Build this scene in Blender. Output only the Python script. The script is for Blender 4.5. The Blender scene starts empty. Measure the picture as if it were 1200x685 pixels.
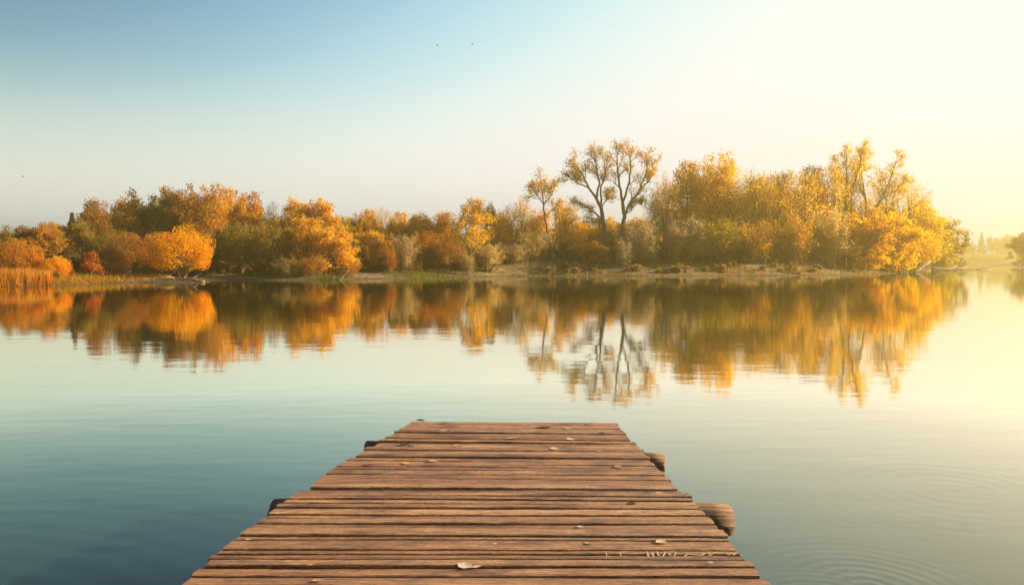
import bpy, math, random
import numpy as np
from mathutils import Vector, Matrix

scene = bpy.context.scene
COL = scene.collection
R = math.radians

# ------------------------------------------------------------------ camera numbers
CAM_H = 2.25
F = 900.0                       # focal length in photo pixels (photo 1200 x 685)
HORIZON = 303.0
PITCH = math.atan((342.5 - HORIZON) / F)
CP, SP = math.cos(PITCH), math.sin(PITCH)

def ray(px, py):
    u, v = (px - 600) / F, (py - 342.5) / F
    return np.array([u, CP - v * SP, -SP - v * CP])

def at_depth(px, py, D):
    d = ray(px, py); t = D / d[1]
    return np.array([0, 0, CAM_H]) + d * t

def at_height(px, py, z):
    d = ray(px, py); t = (z - CAM_H) / d[2]
    return np.array([0, 0, CAM_H]) + d * t

# ------------------------------------------------------------------ helpers
def mesh_np(name, verts, faces, mat=None, smooth=False, fmat=None):
    """faces: list of lists or an (n,k) array"""
    me = bpy.data.meshes.new(name)
    verts = np.asarray(verts, dtype=np.float32)
    if isinstance(faces, np.ndarray):
        n, k = faces.shape
        loops = faces.astype(np.int32).ravel()
        starts = np.arange(0, n * k, k, dtype=np.int32)
        totals = np.full(n, k, dtype=np.int32)
    else:
        totals = np.array([len(f) for f in faces], dtype=np.int32)
        starts = np.concatenate([[0], np.cumsum(totals)[:-1]]).astype(np.int32)
        loops = np.array([i for f in faces for i in f], dtype=np.int32)
        n = len(faces)
    me.vertices.add(len(verts)); me.vertices.foreach_set('co', verts.ravel())
    me.loops.add(len(loops)); me.loops.foreach_set('vertex_index', loops)
    me.polygons.add(n)
    me.polygons.foreach_set('loop_start', starts)
    me.polygons.foreach_set('loop_total', totals)
    me.polygons.foreach_set('use_smooth', np.full(n, bool(smooth)))
    if mat is not None:
        me.materials.append(mat)
    me.update(calc_edges=True); me.validate()
    return me

def obj(name, me, parent=None, loc=None, color=None):
    o = bpy.data.objects.new(name, me)
    COL.objects.link(o)
    if parent is not None: o.parent = parent
    if loc is not None: o.location = loc
    if color is not None: o.color = (*color, 1)
    return o

def empty(name, loc=(0, 0, 0), rz=0, scale=(1, 1, 1)):
    o = bpy.data.objects.new(name, None); COL.objects.link(o)
    o.empty_display_size = .3
    o.location = loc; o.rotation_euler = (0, 0, rz); o.scale = scale
    return o

def tag(o, label=None, cat=None, group=None, kind=None):
    if label: o['label'] = label
    if cat: o['category'] = cat
    if group: o['group'] = group
    if kind: o['kind'] = kind
    return o

class MB:
    """collects verts / faces of one mesh"""
    def __init__(self): self.v = []; self.f = []; self.n = 0
    def add(self, v, f):
        self.v.append(np.asarray(v, float)); o = self.n
        self.f.extend([[i + o for i in q] for q in f]); self.n += len(v)
    def tube(self, pts, rad, sides=6, cap=True):
        pts = np.asarray(pts, float); rad = np.asarray(rad, float); n = len(pts)
        tan = np.gradient(pts, axis=0); tan /= np.linalg.norm(tan, axis=1)[:, None] + 1e-9
        ref = np.array([0, 0, 1.]) if abs(tan[:, 2]).mean() < .8 else np.array([1., 0, 0])
        a = np.cross(tan, ref); a /= np.linalg.norm(a, axis=1)[:, None] + 1e-9
        b = np.cross(tan, a)
        th = np.arange(sides) / sides * 2 * math.pi
        ring = (np.cos(th)[None, :, None] * a[:, None, :] + np.sin(th)[None, :, None] * b[:, None, :]) * rad[:, None, None]
        V = (pts[:, None, :] + ring).reshape(-1, 3)
        fs = [[i * sides + j, i * sides + (j + 1) % sides, (i + 1) * sides + (j + 1) % sides, (i + 1) * sides + j]
              for i in range(n - 1) for j in range(sides)]
        if cap:
            fs.append(list(range(sides))[::-1]); fs.append([(n - 1) * sides + j for j in range(sides)])
        self.add(V, fs)
    def mesh(self, name, mat, smooth=True):
        return mesh_np(name, np.concatenate(self.v), self.f, mat, smooth)

# ------------------------------------------------------------------ materials
def new_mat(name):
    m = bpy.data.materials.new(name); m.use_nodes = True
    nt = m.node_tree; nt.nodes.clear()
    return m, nt, nt.nodes, nt.links

def N(nodes, typ, **kw):
    n = nodes.new(typ)
    for k, v in kw.items(): setattr(n, k, v)
    return n

def ramp(nodes, stops, interp='LINEAR'):
    n = nodes.new('ShaderNodeValToRGB'); cr = n.color_ramp; cr.interpolation = interp
    while len(cr.elements) < len(stops): cr.elements.new(.5)
    for e, (p, c) in zip(cr.elements, stops):
        e.position = p; e.color = (*c, 1) if len(c) == 3 else c
    return n

def mat_leaf(name='leaves', transl=.55):
    m, nt, ns, L = new_mat(name)
    out = N(ns, 'ShaderNodeOutputMaterial')
    oi = N(ns, 'ShaderNodeObjectInfo'); geo = N(ns, 'ShaderNodeNewGeometry'); tc = N(ns, 'ShaderNodeTexCoord')
    noi = N(ns, 'ShaderNodeTexNoise'); noi.inputs['Scale'].default_value = .55; noi.inputs['Detail'].default_value = 2
    L.new(tc.outputs['Object'], noi.inputs['Vector'])
    # leaf to leaf variation
    h1 = N(ns, 'ShaderNodeMapRange'); h1.inputs[3].default_value = .487; h1.inputs[4].default_value = .522
    L.new(noi.outputs['Fac'], h1.inputs[0]); h1.inputs[1].default_value = .3; h1.inputs[2].default_value = .7
    v1 = N(ns, 'ShaderNodeMapRange'); v1.inputs[3].default_value = .55; v1.inputs[4].default_value = 1.45
    L.new(geo.outputs['Random Per Island'], v1.inputs[0])
    hs = N(ns, 'ShaderNodeHueSaturation')
    L.new(h1.outputs[0], hs.inputs['Hue']); L.new(v1.outputs[0], hs.inputs['Value']); L.new(oi.outputs['Color'], hs.inputs['Color'])
    d = N(ns, 'ShaderNodeBsdfDiffuse'); t = N(ns, 'ShaderNodeBsdfTranslucent')
    L.new(hs.outputs[0], d.inputs['Color'])
    hs2 = N(ns, 'ShaderNodeHueSaturation'); hs2.inputs['Saturation'].default_value = 1.12; hs2.inputs['Value'].default_value = 1.45
    L.new(hs.outputs[0], hs2.inputs['Color']); L.new(hs2.outputs[0], t.inputs['Color'])
    mx = N(ns, 'ShaderNodeMixShader'); mx.inputs[0].default_value = transl
    L.new(d.outputs[0], mx.inputs[1]); L.new(t.outputs[0], mx.inputs[2]); L.new(mx.outputs[0], out.inputs['Surface'])
    return m

def mat_bark(name, c1, c2, scale=3.0):
    m, nt, ns, L = new_mat(name)
    out = N(ns, 'ShaderNodeOutputMaterial'); b = N(ns, 'ShaderNodeBsdfPrincipled')
    tc = N(ns, 'ShaderNodeTexCoord'); mp = N(ns, 'ShaderNodeMapping'); mp.inputs['Scale'].default_value = (scale * 2, scale * 2, scale * .4)
    noi = N(ns, 'ShaderNodeTexNoise'); noi.inputs['Scale'].default_value = 1; noi.inputs['Detail'].default_value = 6
    L.new(tc.outputs['Object'], mp.inputs[0]); L.new(mp.outputs[0], noi.inputs['Vector'])
    rp = ramp(ns, [(.3, c1), (.7, c2)]); L.new(noi.outputs['Fac'], rp.inputs[0])
    L.new(rp.outputs[0], b.inputs['Base Color']); b.inputs['Roughness'].default_value = .9
    bp = N(ns, 'ShaderNodeBump'); bp.inputs['Strength'].default_value = .6; bp.inputs['Distance'].default_value = .05
    L.new(noi.outputs['Fac'], bp.inputs['Height']); L.new(bp.outputs[0], b.inputs['Normal'])
    L.new(b.outputs[0], out.inputs['Surface'])
    return m

M_LEAF = mat_leaf()
M_BARK = mat_bark('bark', (.085, .05, .026), (.25, .165, .09))
M_TWIG = mat_bark('dry_twigs', (.17, .115, .065), (.36, .27, .16))
M_DRIFT = mat_bark('driftwood', (.20, .14, .09), (.42, .32, .21), 5)

def mat_ground():
    m, nt, ns, L = new_mat('bank_ground')
    out = N(ns, 'ShaderNodeOutputMaterial'); b = N(ns, 'ShaderNodeBsdfPrincipled'); b.inputs['Roughness'].default_value = .95
    tc = N(ns, 'ShaderNodeTexCoord')
    n1 = N(ns, 'ShaderNodeTexNoise'); n1.inputs['Scale'].default_value = .25; n1.inputs['Detail'].default_value = 8
    n2 = N(ns, 'ShaderNodeTexNoise'); n2.inputs['Scale'].default_value = 1.7; n2.inputs['Detail'].default_value = 8
    L.new(tc.outputs['Object'], n1.inputs['Vector']); L.new(tc.outputs['Object'], n2.inputs['Vector'])
    soil = ramp(ns, [(.3, (.11, .068, .03)), (.5, (.21, .14, .065)), (.72, (.33, .24, .125))]); L.new(n2.outputs['Fac'], soil.inputs[0])
    grass = ramp(ns, [(.3, (.07, .07, .018)), (.7, (.17, .13, .04))]); L.new(n2.outputs['Fac'], grass.inputs[0])
    msk = ramp(ns, [(.47, (0, 0, 0)), (.58, (1, 1, 1))]); L.new(n1.outputs['Fac'], msk.inputs[0])
    mx = N(ns, 'ShaderNodeMix', data_type='RGBA'); L.new(msk.outputs[0], mx.inputs[0]); L.new(soil.outputs[0], mx.inputs[6]); L.new(grass.outputs[0], mx.inputs[7])
    # wet dark rim just above the water
    sep = N(ns, 'ShaderNodeSeparateXYZ'); L.new(tc.outputs['Object'], sep.inputs[0])
    wet = N(ns, 'ShaderNodeMapRange'); wet.inputs[1].default_value = .02; wet.inputs[2].default_value = .22; wet.inputs[3].default_value = .35; wet.inputs[4].default_value = 1
    L.new(sep.outputs['Z'], wet.inputs[0])
    mul = N(ns, 'ShaderNodeMix', data_type='RGBA', blend_type='MULTIPLY'); mul.inputs[0].default_value = 1
    L.new(mx.outputs[2], mul.inputs[6]); L.new(wet.outputs[0], mul.inputs[7])
    L.new(mul.outputs[2], b.inputs['Base Color'])
    bp = N(ns, 'ShaderNodeBump'); bp.inputs['Strength'].default_value = .8; bp.inputs['Distance'].default_value = .3
    L.new(n2.outputs['Fac'], bp.inputs['Height']); L.new(bp.outputs[0], b.inputs['Normal'])
    L.new(b.outputs[0], out.inputs['Surface'])
    return m

def mat_water():
    m, nt, ns, L = new_mat('lake_water')
    out = N(ns, 'ShaderNodeOutputMaterial')
    tc = N(ns, 'ShaderNodeTexCoord')
    def math_(op, a, b=None, c=None):
        n = N(ns, 'ShaderNodeMath', operation=op)
        for i, x in enumerate((a, b, c)):
            if x is None: continue
            if isinstance(x, (int, float)): n.inputs[i].default_value = x
            else: L.new(x, n.inputs[i])
        return n.outputs[0]
    # gentle small waves
    def noise(scale, sx, sy, rot, detail=2):
        mp = N(ns, 'ShaderNodeMapping'); mp.inputs['Scale'].default_value = (sx, sy, 1); mp.inputs['Rotation'].default_value = (0, 0, rot)
        L.new(tc.outputs['Object'], mp.inputs[0])
        n = N(ns, 'ShaderNodeTexNoise', noise_dimensions='2D'); n.inputs['Scale'].default_value = scale; n.inputs['Detail'].default_value = detail
        L.new(mp.outputs[0], n.inputs['Vector']); return n.outputs['Fac']
    h = math_('MULTIPLY', noise(.45, .7, 1.5, R(8), 1), WAVE[0])
    h = math_('ADD', h, math_('MULTIPLY', noise(1.6, .55, 1.5, R(-14), 1), WAVE[1]))
    h = math_('ADD', h, math_('MULTIPLY', noise(7.0, .45, 1.6, R(18), 1), WAVE[2]))
    # rings spreading on the surface
    sep = N(ns, 'ShaderNodeSeparateXYZ'); L.new(tc.outputs['Object'], sep.inputs[0])
    wob = noise(2.0, 1, 1, 0, 2)
    for (cx, cy, wl, rad, amp) in RINGS:
        dx = math_('SUBTRACT', sep.outputs['X'], cx); dy = math_('SUBTRACT', sep.outputs['Y'], cy)
        r = math_('SQRT', math_('ADD', math_('MULTIPLY', dx, dx), math_('MULTIPLY', dy, dy)))
        r2 = math_('ADD', r, math_('MULTIPLY', wob, wl * .5))
        s = math_('SINE', math_('MULTIPLY', r2, 2 * math.pi / wl))
        q = math_('DIVIDE', r, rad)
        fall = math_('POWER', math.e, math_('MULTIPLY', math_('MULTIPLY', q, q), -1.0))
        h = math_('ADD', h, math_('MULTIPLY', math_('MULTIPLY', s, fall), amp))
    bp = N(ns, 'ShaderNodeBump'); bp.inputs['Strength'].default_value = 1; bp.inputs['Distance'].default_value = 1
    L.new(h, bp.inputs['Height'])
    gl = N(ns, 'ShaderNodeBsdfGlossy'); gl.inputs['Roughness'].default_value = .03
    gl.inputs['Color'].default_value = (1, .985, .83, 1); L.new(bp.outputs[0], gl.inputs['Normal'])
    df = N(ns, 'ShaderNodeBsdfDiffuse'); df.inputs['Color'].default_value = (*WATER_BODY, 1)
    fr = N(ns, 'ShaderNodeFresnel'); fr.inputs['IOR'].default_value = 1.33; L.new(bp.outputs[0], fr.inputs['Normal'])
    k = math_('MINIMUM', math_('MULTIPLY', math_('POWER', fr.outputs[0], 1.2), FRES), .97)
    mx = N(ns, 'ShaderNodeMixShader'); L.new(k, mx.inputs[0]); L.new(df.outputs[0], mx.inputs[1]); L.new(gl.outputs[0], mx.inputs[2])
    L.new(mx.outputs[0], out.inputs['Surface'])
    return m

WAVE = (.0032, .0016, .0004)
RINGS = [(2.45, 5.15, .11, .7, .00048), (2.05, 4.9, .083, .55, .00032), (4.3, 7.4, .2, 1.5, .0002), (-4.5, 2.6, .3, 3.2, .0008)]
WATER_BODY = (.010, .028, .020)
FRES = 3.1

def mat_planks():
    m, nt, ns, L = new_mat('weathered_planks')
    out = N(ns, 'ShaderNodeOutputMaterial'); b = N(ns, 'ShaderNodeBsdfPrincipled')
    geo = N(ns, 'ShaderNodeNewGeometry'); tc = N(ns, 'ShaderNodeTexCoord')
    # every plank gets its own piece of the grain
    rnd = N(ns, 'ShaderNodeMath', operation='MULTIPLY'); rnd.inputs[1].default_value = 57.0
    L.new(geo.outputs['Random Per Island'], rnd.inputs[0])
    cmb = N(ns, 'ShaderNodeCombineXYZ'); L.new(rnd.outputs[0], cmb.inputs[0]); L.new(rnd.outputs[0], cmb.inputs[2])
    add = N(ns, 'ShaderNodeVectorMath', operation='ADD'); L.new(tc.outputs['Object'], add.inputs[0]); L.new(cmb.outputs[0], add.inputs[1])
    def noise(scale, sc, detail=6, rough=.6, dist=0.0):
        mp = N(ns, 'ShaderNodeMapping'); mp.inputs['Scale'].default_value = sc
        L.new(add.outputs[0], mp.inputs[0])
        n = N(ns, 'ShaderNodeTexNoise'); n.inputs['Scale'].default_value = scale; n.inputs['Detail'].default_value = detail
        n.inputs['Roughness'].default_value = rough; n.inputs['Distortion'].default_value = dist
        L.new(mp.outputs[0], n.inputs['Vector']); return n.outputs['Fac']
    grain = noise(9, (.35, 9, 9), 8, .65, .6)
    fine = noise(60, (.12, 2.2, 2.2), 4, .7)
    blot = noise(2.6, (.8, 2.2, 2), 6, .65)
    speck = noise(80, (.5, 1.3, 1), 4, .75)
    base = ramp(ns, [(.28, (.105, .043, .018)), (.43, (.27, .136, .060)), (.58, (.39, .22, .104)), (.76, (.53, .35, .195))])
    L.new(grain, base.inputs[0])
    # plank to plank hue
    pv = ramp(ns, [(0, (.60, .48, .41)), (.3, (.98, .86, .76)), (.6, (1.15, 1.13, 1.08)), (.8, (1.02, 1.02, 1.04)), (1, (1.5, 1.52, 1.5))])
    L.new(geo.outputs['Random Per Island'], pv.inputs[0])
    m1 = N(ns, 'ShaderNodeMix', data_type='RGBA', blend_type='MULTIPLY'); m1.inputs[0].default_value = .95
    L.new(base.outputs[0], m1.inputs[6]); L.new(pv.outputs[0], m1.inputs[7])
    # damp brown stains and bleached patches
    st = ramp(ns, [(.36, (.32, .2, .14)), (.49, (.98, .96, .94)), (.62, (1.28, 1.3, 1.3))]); L.new(blot, st.inputs[0])
    m2 = N(ns, 'ShaderNodeMix', data_type='RGBA', blend_type='MULTIPLY'); m2.inputs[0].default_value = .85
    L.new(m1.outputs[2], m2.inputs[6]); L.new(st.outputs[0], m2.inputs[7])
    fr = ramp(ns, [(.36, (.14, .10, .08)), (.455, (.85, .82, .8)), (.55, (1.05, 1.05, 1.05)), (.68, (1.45, 1.42, 1.38))]); L.new(fine, fr.inputs[0])
    m3 = N(ns, 'ShaderNodeMix', data_type='RGBA', blend_type='MULTIPLY'); m3.inputs[0].default_value = .8
    L.new(m2.outputs[2], m3.inputs[6]); L.new(fr.outputs[0], m3.inputs[7])
    sp = ramp(ns, [(.33, (.22, .15, .11)), (.46, (.95, .94, .93)), (.57, (1.05, 1.05, 1.05)), (.68, (1.7, 1.68, 1.6))]); L.new(speck, sp.inputs[0])
    m4 = N(ns, 'ShaderNodeMix', data_type='RGBA', blend_type='MULTIPLY'); m4.inputs[0].default_value = .9
    L.new(m3.outputs[2], m4.inputs[6]); L.new(sp.outputs[0], m4.inputs[7])
    L.new(m4.outputs[2], b.inputs['Base Color'])
    b.inputs['Roughness'].default_value = .48; b.inputs['Specular IOR Level'].default_value = .5
    hh = N(ns, 'ShaderNodeMath', operation='ADD'); L.new(grain, hh.inputs[0]); L.new(fine, hh.inputs[1])
    bp = N(ns, 'ShaderNodeBump'); bp.inputs['Strength'].default_value = 1.0; bp.inputs['Distance'].default_value = .018
    L.new(hh.outputs[0], bp.inputs['Height']); L.new(bp.outputs[0], b.inputs['Normal'])
    L.new(b.outputs[0], out.inputs['Surface'])
    return m

def mat_log():
    m, nt, ns, L = new_mat('round_log')
    out = N(ns, 'ShaderNodeOutputMaterial'); b = N(ns, 'ShaderNodeBsdfPrincipled'); b.inputs['Roughness'].default_value = .85
    tc = N(ns, 'ShaderNodeTexCoord'); mp = N(ns, 'ShaderNodeMapping'); mp.inputs['Scale'].default_value = (1.2, 11, 11)
    L.new(tc.outputs['Object'], mp.inputs[0])
    n = N(ns, 'ShaderNodeTexNoise'); n.inputs['Scale'].default_value = 4; n.inputs['Detail'].default_value = 8; L.new(mp.outputs[0], n.inputs['Vector'])
    rp = ramp(ns, [(.3, (.07, .04, .022)), (.5, (.165, .098, .053)), (.7, (.27, .165, .095))]); L.new(n.outputs['Fac'], rp.inputs[0])
    L.new(rp.outputs[0], b.inputs['Base Color'])
    bp = N(ns, 'ShaderNodeBump'); bp.inputs['Strength'].default_value = .8; bp.inputs['Distance'].default_value = .02
    L.new(n.outputs['Fac'], bp.inputs['Height']); L.new(bp.outputs[0], b.inputs['Normal'])
    L.new(b.outputs[0], out.inputs['Surface'])
    return m

def mat_dry_leaf():
    m, nt, ns, L = new_mat('dry_leaf')
    out = N(ns, 'ShaderNodeOutputMaterial'); oi = N(ns, 'ShaderNodeObjectInfo'); tc = N(ns, 'ShaderNodeTexCoord')
    n = N(ns, 'ShaderNodeTexNoise'); n.inputs['Scale'].default_value = 60; n.inputs['Detail'].default_value = 4; L.new(tc.outputs['Object'], n.inputs['Vector'])
    rp = ramp(ns, [(.35, (.6, .55, .5)), (.6, (1.1, 1.1, 1.1))]); L.new(n.outputs['Fac'], rp.inputs[0])
    mx = N(ns, 'ShaderNodeMix', data_type='RGBA', blend_type='MULTIPLY'); mx.inputs[0].default_value = 1
    L.new(oi.outputs['Color'], mx.inputs[6]); L.new(rp.outputs[0], mx.inputs[7])
    b = N(ns, 'ShaderNodeBsdfPrincipled'); b.inputs['Roughness'].default_value = .7; L.new(mx.outputs[2], b.inputs['Base Color'])
    L.new(b.outputs[0], out.inputs['Surface'])
    return m

def mat_plain(name, col, rough=.8):
    m, nt, ns, L = new_mat(name)
    out = N(ns, 'ShaderNodeOutputMaterial'); b = N(ns, 'ShaderNodeBsdfPrincipled'); b.inputs['Roughness'].default_value = rough
    tc = N(ns, 'ShaderNodeTexCoord'); n = N(ns, 'ShaderNodeTexNoise'); n.inputs['Scale'].default_value = 35; n.inputs['Detail'].default_value = 5
    L.new(tc.outputs['Object'], n.inputs['Vector'])
    rp = ramp(ns, [(.35, tuple(c * .6 for c in col)), (.65, col)]); L.new(n.outputs['Fac'], rp.inputs[0])
    L.new(rp.outputs[0], b.inputs['Base Color']); L.new(b.outputs[0], out.inputs['Surface'])
    return m

M_GROUND = mat_ground(); M_WATER = mat_water(); M_PLANK = mat_planks(); M_LOG = mat_log(); M_DRYLEAF = mat_dry_leaf()
M_CHALK = mat_plain('faded_white_paint', (.52, .41, .29)); M_BIRD = mat_plain('dark_feathers', (.05, .045, .04))

# ------------------------------------------------------------------ water and land
SHORE = [(-900, 52), (-400, 54), (-60, 58), (0, 61), (60, 64), (100, 67), (128, 70), (160, 72), (238, 72.5), (243, 75), (225, 77), (205, 79), (270, 80),
         (330, 80), (400, 81), (412, 84), (500, 88), (540, 92), (600, 98), (680, 99), (760, 98), (850, 101), (920, 101), (1000, 107),
         (1045, 116), (1072, 131), (1095, 165), (1118, 225), (1130, 340), (1126, 490), (1150, 520), (1176, 505), (1174, 350), (1182, 235), (1205, 170), (1290, 120),
         (1500, 95), (2400, 80)]
def w2(px, D): return ((px - 600) / F * D, D)
poly = [w2(*s) for s in SHORE]
poly += [(2500, 80), (6000, 6000), (-6000, 6000), (-2500, 52)]
P = np.array(poly)

def sdf(X, Y):
    X = np.asarray(X, float); Y = np.asarray(Y, float)
    best = np.full(X.shape, 1e18); inside = np.zeros(X.shape, bool)
    n = len(P)
    for i in range(n):
        a = P[i]; b = P[(i + 1) % n]; e = b - a
        wx, wy = X - a[0], Y - a[1]
        t = np.clip((wx * e[0] + wy * e[1]) / (e @ e), 0, 1)
        best = np.minimum(best, (wx - e[0] * t) ** 2 + (wy - e[1] * t) ** 2)
        c = (a[1] > Y) != (b[1] > Y)
        with np.errstate(divide='ignore', invalid='ignore'):
            xi = a[0] + (Y - a[1]) / (b[1] - a[1]) * (b[0] - a[0])
        inside ^= c & (X < xi)
    d = np.sqrt(best)
    return np.where(inside, d, -d)

_ph = np.random.default_rng(5).uniform(0, 6.28, (14, 2)); _fr = np.random.default_rng(6).normal(0, 1, (14, 2))
def bumpf(X, Y):
    s = 0
    for i in range(14):
        f = _fr[i] * (.12 if i < 5 else .35 if i < 10 else .9)
        s = s + np.sin(X * f[0] + Y * f[1] + _ph[i, 0]) * (1.0 if i < 5 else .55 if i < 10 else .25)
    return s / 4.0

def ground_z(X, Y):
    X = np.asarray(X, float); Y = np.asarray(Y, float)
    d = sdf(X, Y) + bumpf(X * 1.7, Y * 1.7) * .55
    px = 600 + X / np.maximum(Y, 1) * F
    bank = np.interp(px, [0, 240, 420, 540, 580, 620, 700, 1000, 1060, 1100, 1200], [.35, .30, .45, .6, 1.1, 1.7, 1.7, 1.6, 1.0, .5, .6])
    wid = np.interp(px, [0, 240, 540, 620, 760, 1060], [3, 2.5, 4, 6, 9, 8])
    t = np.clip(d / wid, 0, 1); up = bank * (t * t * (3 - 2 * t))
    up = up + np.clip(d - wid, 0, 60) * .012 + np.clip(d - 45, 0, 250) * .022 + np.clip(d, 0, 4) / 4 * bumpf(X, Y) * .22
    up = up + np.clip(np.clip(d, 0, .5) / .5, 0, 1) * .06
    return np.where(d > 0, up, np.maximum(d * .35, -1.2))

def gz(x, y): return float(ground_z(np.array([x]), np.array([y]))[0])

def make_land():
    ang = np.radians(np.linspace(-52, 52, 760))
    rad = np.concatenate([np.linspace(46, 150, 210), np.geomspace(151, 5500, 90)])
    A, Rr = np.meshgrid(ang, rad)
    X = np.tan(A) * Rr; Y = Rr
    Z = ground_z(X, Y)
    nr, na = X.shape
    V = np.stack([X, Y, Z], -1).reshape(-1, 3)
    i = np.arange(nr - 1)[:, None] * na + np.arange(na - 1)[None, :]
    Fc = np.stack([i, i + 1, i + na + 1, i + na], -1).reshape(-1, 4)
    o = obj('ground', mesh_np('ground', V, Fc, M_GROUND, True)); tag(o, kind='structure')
make_land()
wv = np.array([[-6000, -3000, 0], [6000, -3000, 0], [6000, 6500, 0], [-6000, 6500, 0]])
o = obj('water', mesh_np('water', wv, np.array([[0, 1, 2, 3]]), M_WATER)); tag(o, kind='structure')

# ------------------------------------------------------------------ foliage
def leaf_quads(rng, C, size, asp=.62, up_bias=0.0):
    n = len(C)
    nv = rng.normal(size=(n, 3)); nv[:, 2] += up_bias
    nv /= np.linalg.norm(nv, axis=1)[:, None]
    t = rng.normal(size=(n, 3)); u = np.cross(nv, t); u /= np.linalg.norm(u, axis=1)[:, None] + 1e-9
    w = np.cross(nv, u)
    s = size * rng.uniform(.6, 1.35, (n, 1))
    V = np.stack([C + u * s, C + w * s * asp, C - u * s, C - w * s * asp], 1).reshape(-1, 3)
    return V, np.arange(n * 4).reshape(n, 4)

def norm(v): return v / (np.linalg.norm(v) + 1e-9)

class Grower:
    def __init__(s, seed):
        s.rng = np.random.default_rng(seed); s.mb = MB(); s.tips = []; s.rmin = .012
    def path(s, p, d, L, wob, up, n):
        pts = [np.array(p, float)]; d = norm(np.array(d, float))
        for i in range(n):
            d = norm(d + s.rng.normal(0, wob, 3) + np.array([0, 0, up])); pts.append(pts[-1] + d * L / n)
        return np.array(pts)
    def limb(s, p, d, L, r, lev, levels, kids=(4, 4, 3), ratio=.55, ang=50, wob=.12, up=.06, tmin=.3, tipr=.25):
        n = 6 if lev == 0 else 4 if lev < levels else 3
        pts = s.path(p, d, L, wob, up, n)
        s.limb_pts(pts, r, lev, levels, kids, ratio, ang, wob, up, tmin, tipr, L)
    def limb_pts(s, pts, r, lev, levels, kids, ratio, ang, wob, up, tmin, tipr, L):
        rr = np.linspace(r, r * (.4 if lev < levels else tipr), len(pts))
        s.mb.tube(pts, rr, 7 if lev == 0 else 5 if lev == 1 else 3, cap=False)
        if lev >= levels:
            s.tips.extend([pts[-1], pts[-2] * .5 + pts[-1] * .5]); return
        k = kids[min(lev, len(kids) - 1)]
        for j in range(k + 1):
            last = j == k
            t = 1.0 if last else tmin + (1 - tmin) * (j + s.rng.uniform(.1, .9)) / k
            f = t * (len(pts) - 1); i = min(int(f), len(pts) - 2); q = pts[i] + (pts[i + 1] - pts[i]) * (f - i)
            d = norm(pts[i + 1] - pts[i])
            a = R(ang) * s.rng.uniform(.6, 1.25) * (.35 if last else 1)
            ax = norm(np.cross(d, s.rng.normal(size=3)))
            nd = d * math.cos(a) + ax * math.sin(a)
            s.limb(q, nd, L * ratio * s.rng.uniform(.75, 1.2) * (1.15 - .35 * t), max(r * (1 - .6 * t) * .62, s.rmin), lev + 1, levels, kids, ratio, ang, wob, up, .25, tipr)
    def leaves(s, per, sigma, size, up_bias=0, keep=1.0):
        T = np.array(s.tips)
        if keep < 1: T = T[s.rng.random(len(T)) < keep]
        C = np.repeat(T, per, 0) + s.rng.normal(0, 1, (len(T) * per, 3)) * np.array([sigma, sigma, sigma * .8])
        C = C[C[:, 2] > .15]
        return leaf_quads(s.rng, C, size, up_bias=up_bias)

def finish(g, leafV, leafF, bark=None):
    tm = g.mb.mesh('trunk', bark or M_BARK, True)
    cm = mesh_np('crown', leafV, leafF, M_LEAF)
    allv = np.concatenate([leafV, np.concatenate(g.mb.v)])
    lo = np.percentile(leafV, .7, axis=0); hi = np.percentile(leafV, 99.3, axis=0)
    return dict(trunk=tm, crown=cm, h=max(hi[2], .1), w=max(hi[0] - lo[0], .1), cx=(hi[0] + lo[0]) / 2)

def v_broad(seed, H=11, dense=1.0, leaf=.17):
    g = Grower(seed); r = g.rng
    th = H * r.uniform(.16, .24)
    pts = g.path((0, 0, -.3), (r.normal(0, .05), r.normal(0, .05), 1), th + .3, .04, .05, 4)
    g.mb.tube(pts, np.linspace(.026 * H, .02 * H, 5), 8, cap=False)
    top = pts[-1]
    nl = 6
    for i in range(nl):
        a = i / nl * 6.283 + r.uniform(-.4, .4); tilt = r.uniform(.25, .75) if i else .05
        d = (math.cos(a) * math.sin(tilt), math.sin(a) * math.sin(tilt), math.cos(tilt))
        g.limb(top - np.array([0, 0, r.uniform(0, .1) * H]), d, H * r.uniform(.42, .58), .013 * H, 0, 2, (5, 4), .5, 55, .10, .05, .25)
    for i in range(7):          # low skirt limbs
        a = r.uniform(0, 6.283); d = (math.cos(a), math.sin(a), r.uniform(.1, .6))
        g.limb(pts[2], d, H * r.uniform(.22, .36), .007 * H, 1, 2, (5, 5), .5, 55, .12, .04, .3)
    V, Fq = g.leaves(int(30 * dense), .034 * H, leaf)
    return finish(g, V, Fq)

def v_airy(seed, H=13, per=15, leaf=.16, spread=.32, keep=.9, rmin=.012):
    g = Grower(seed); r = g.rng; g.rmin = rmin
    lean = r.normal(0, .06, 2)
    pts = g.path((0, 0, -.3), (lean[0], lean[1], 1), H * .72, .05, .06, 7)
    rad = np.linspace(.02 * H, .006 * H, 8)
    g.mb.tube(pts, rad, 7, cap=False)
    for i in range(15):
        t = .22 + .78 * (i + r.uniform(0, .8)) / 15; f = min(t, .999) * 7; k = int(f); q = pts[k] + (pts[k + 1] - pts[k]) * (f - k)
        a = i * 2.4 + r.uniform(-.4, .4); tilt = r.uniform(.45, .85) * (1.15 - .5 * t)
        d = (math.cos(a) * math.sin(tilt), math.sin(a) * math.sin(tilt), math.cos(tilt))
        g.limb(q, d, H * spread * (1.25 - .6 * t) * r.uniform(.75, 1.2), .0075 * H * (1.2 - .6 * t), 1, 3, (4, 4, 3), .55, 45, .12, .05, .3)
    V, Fq = g.leaves(per, .03 * H, leaf, keep=keep)
    return finish(g, V, Fq)

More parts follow.
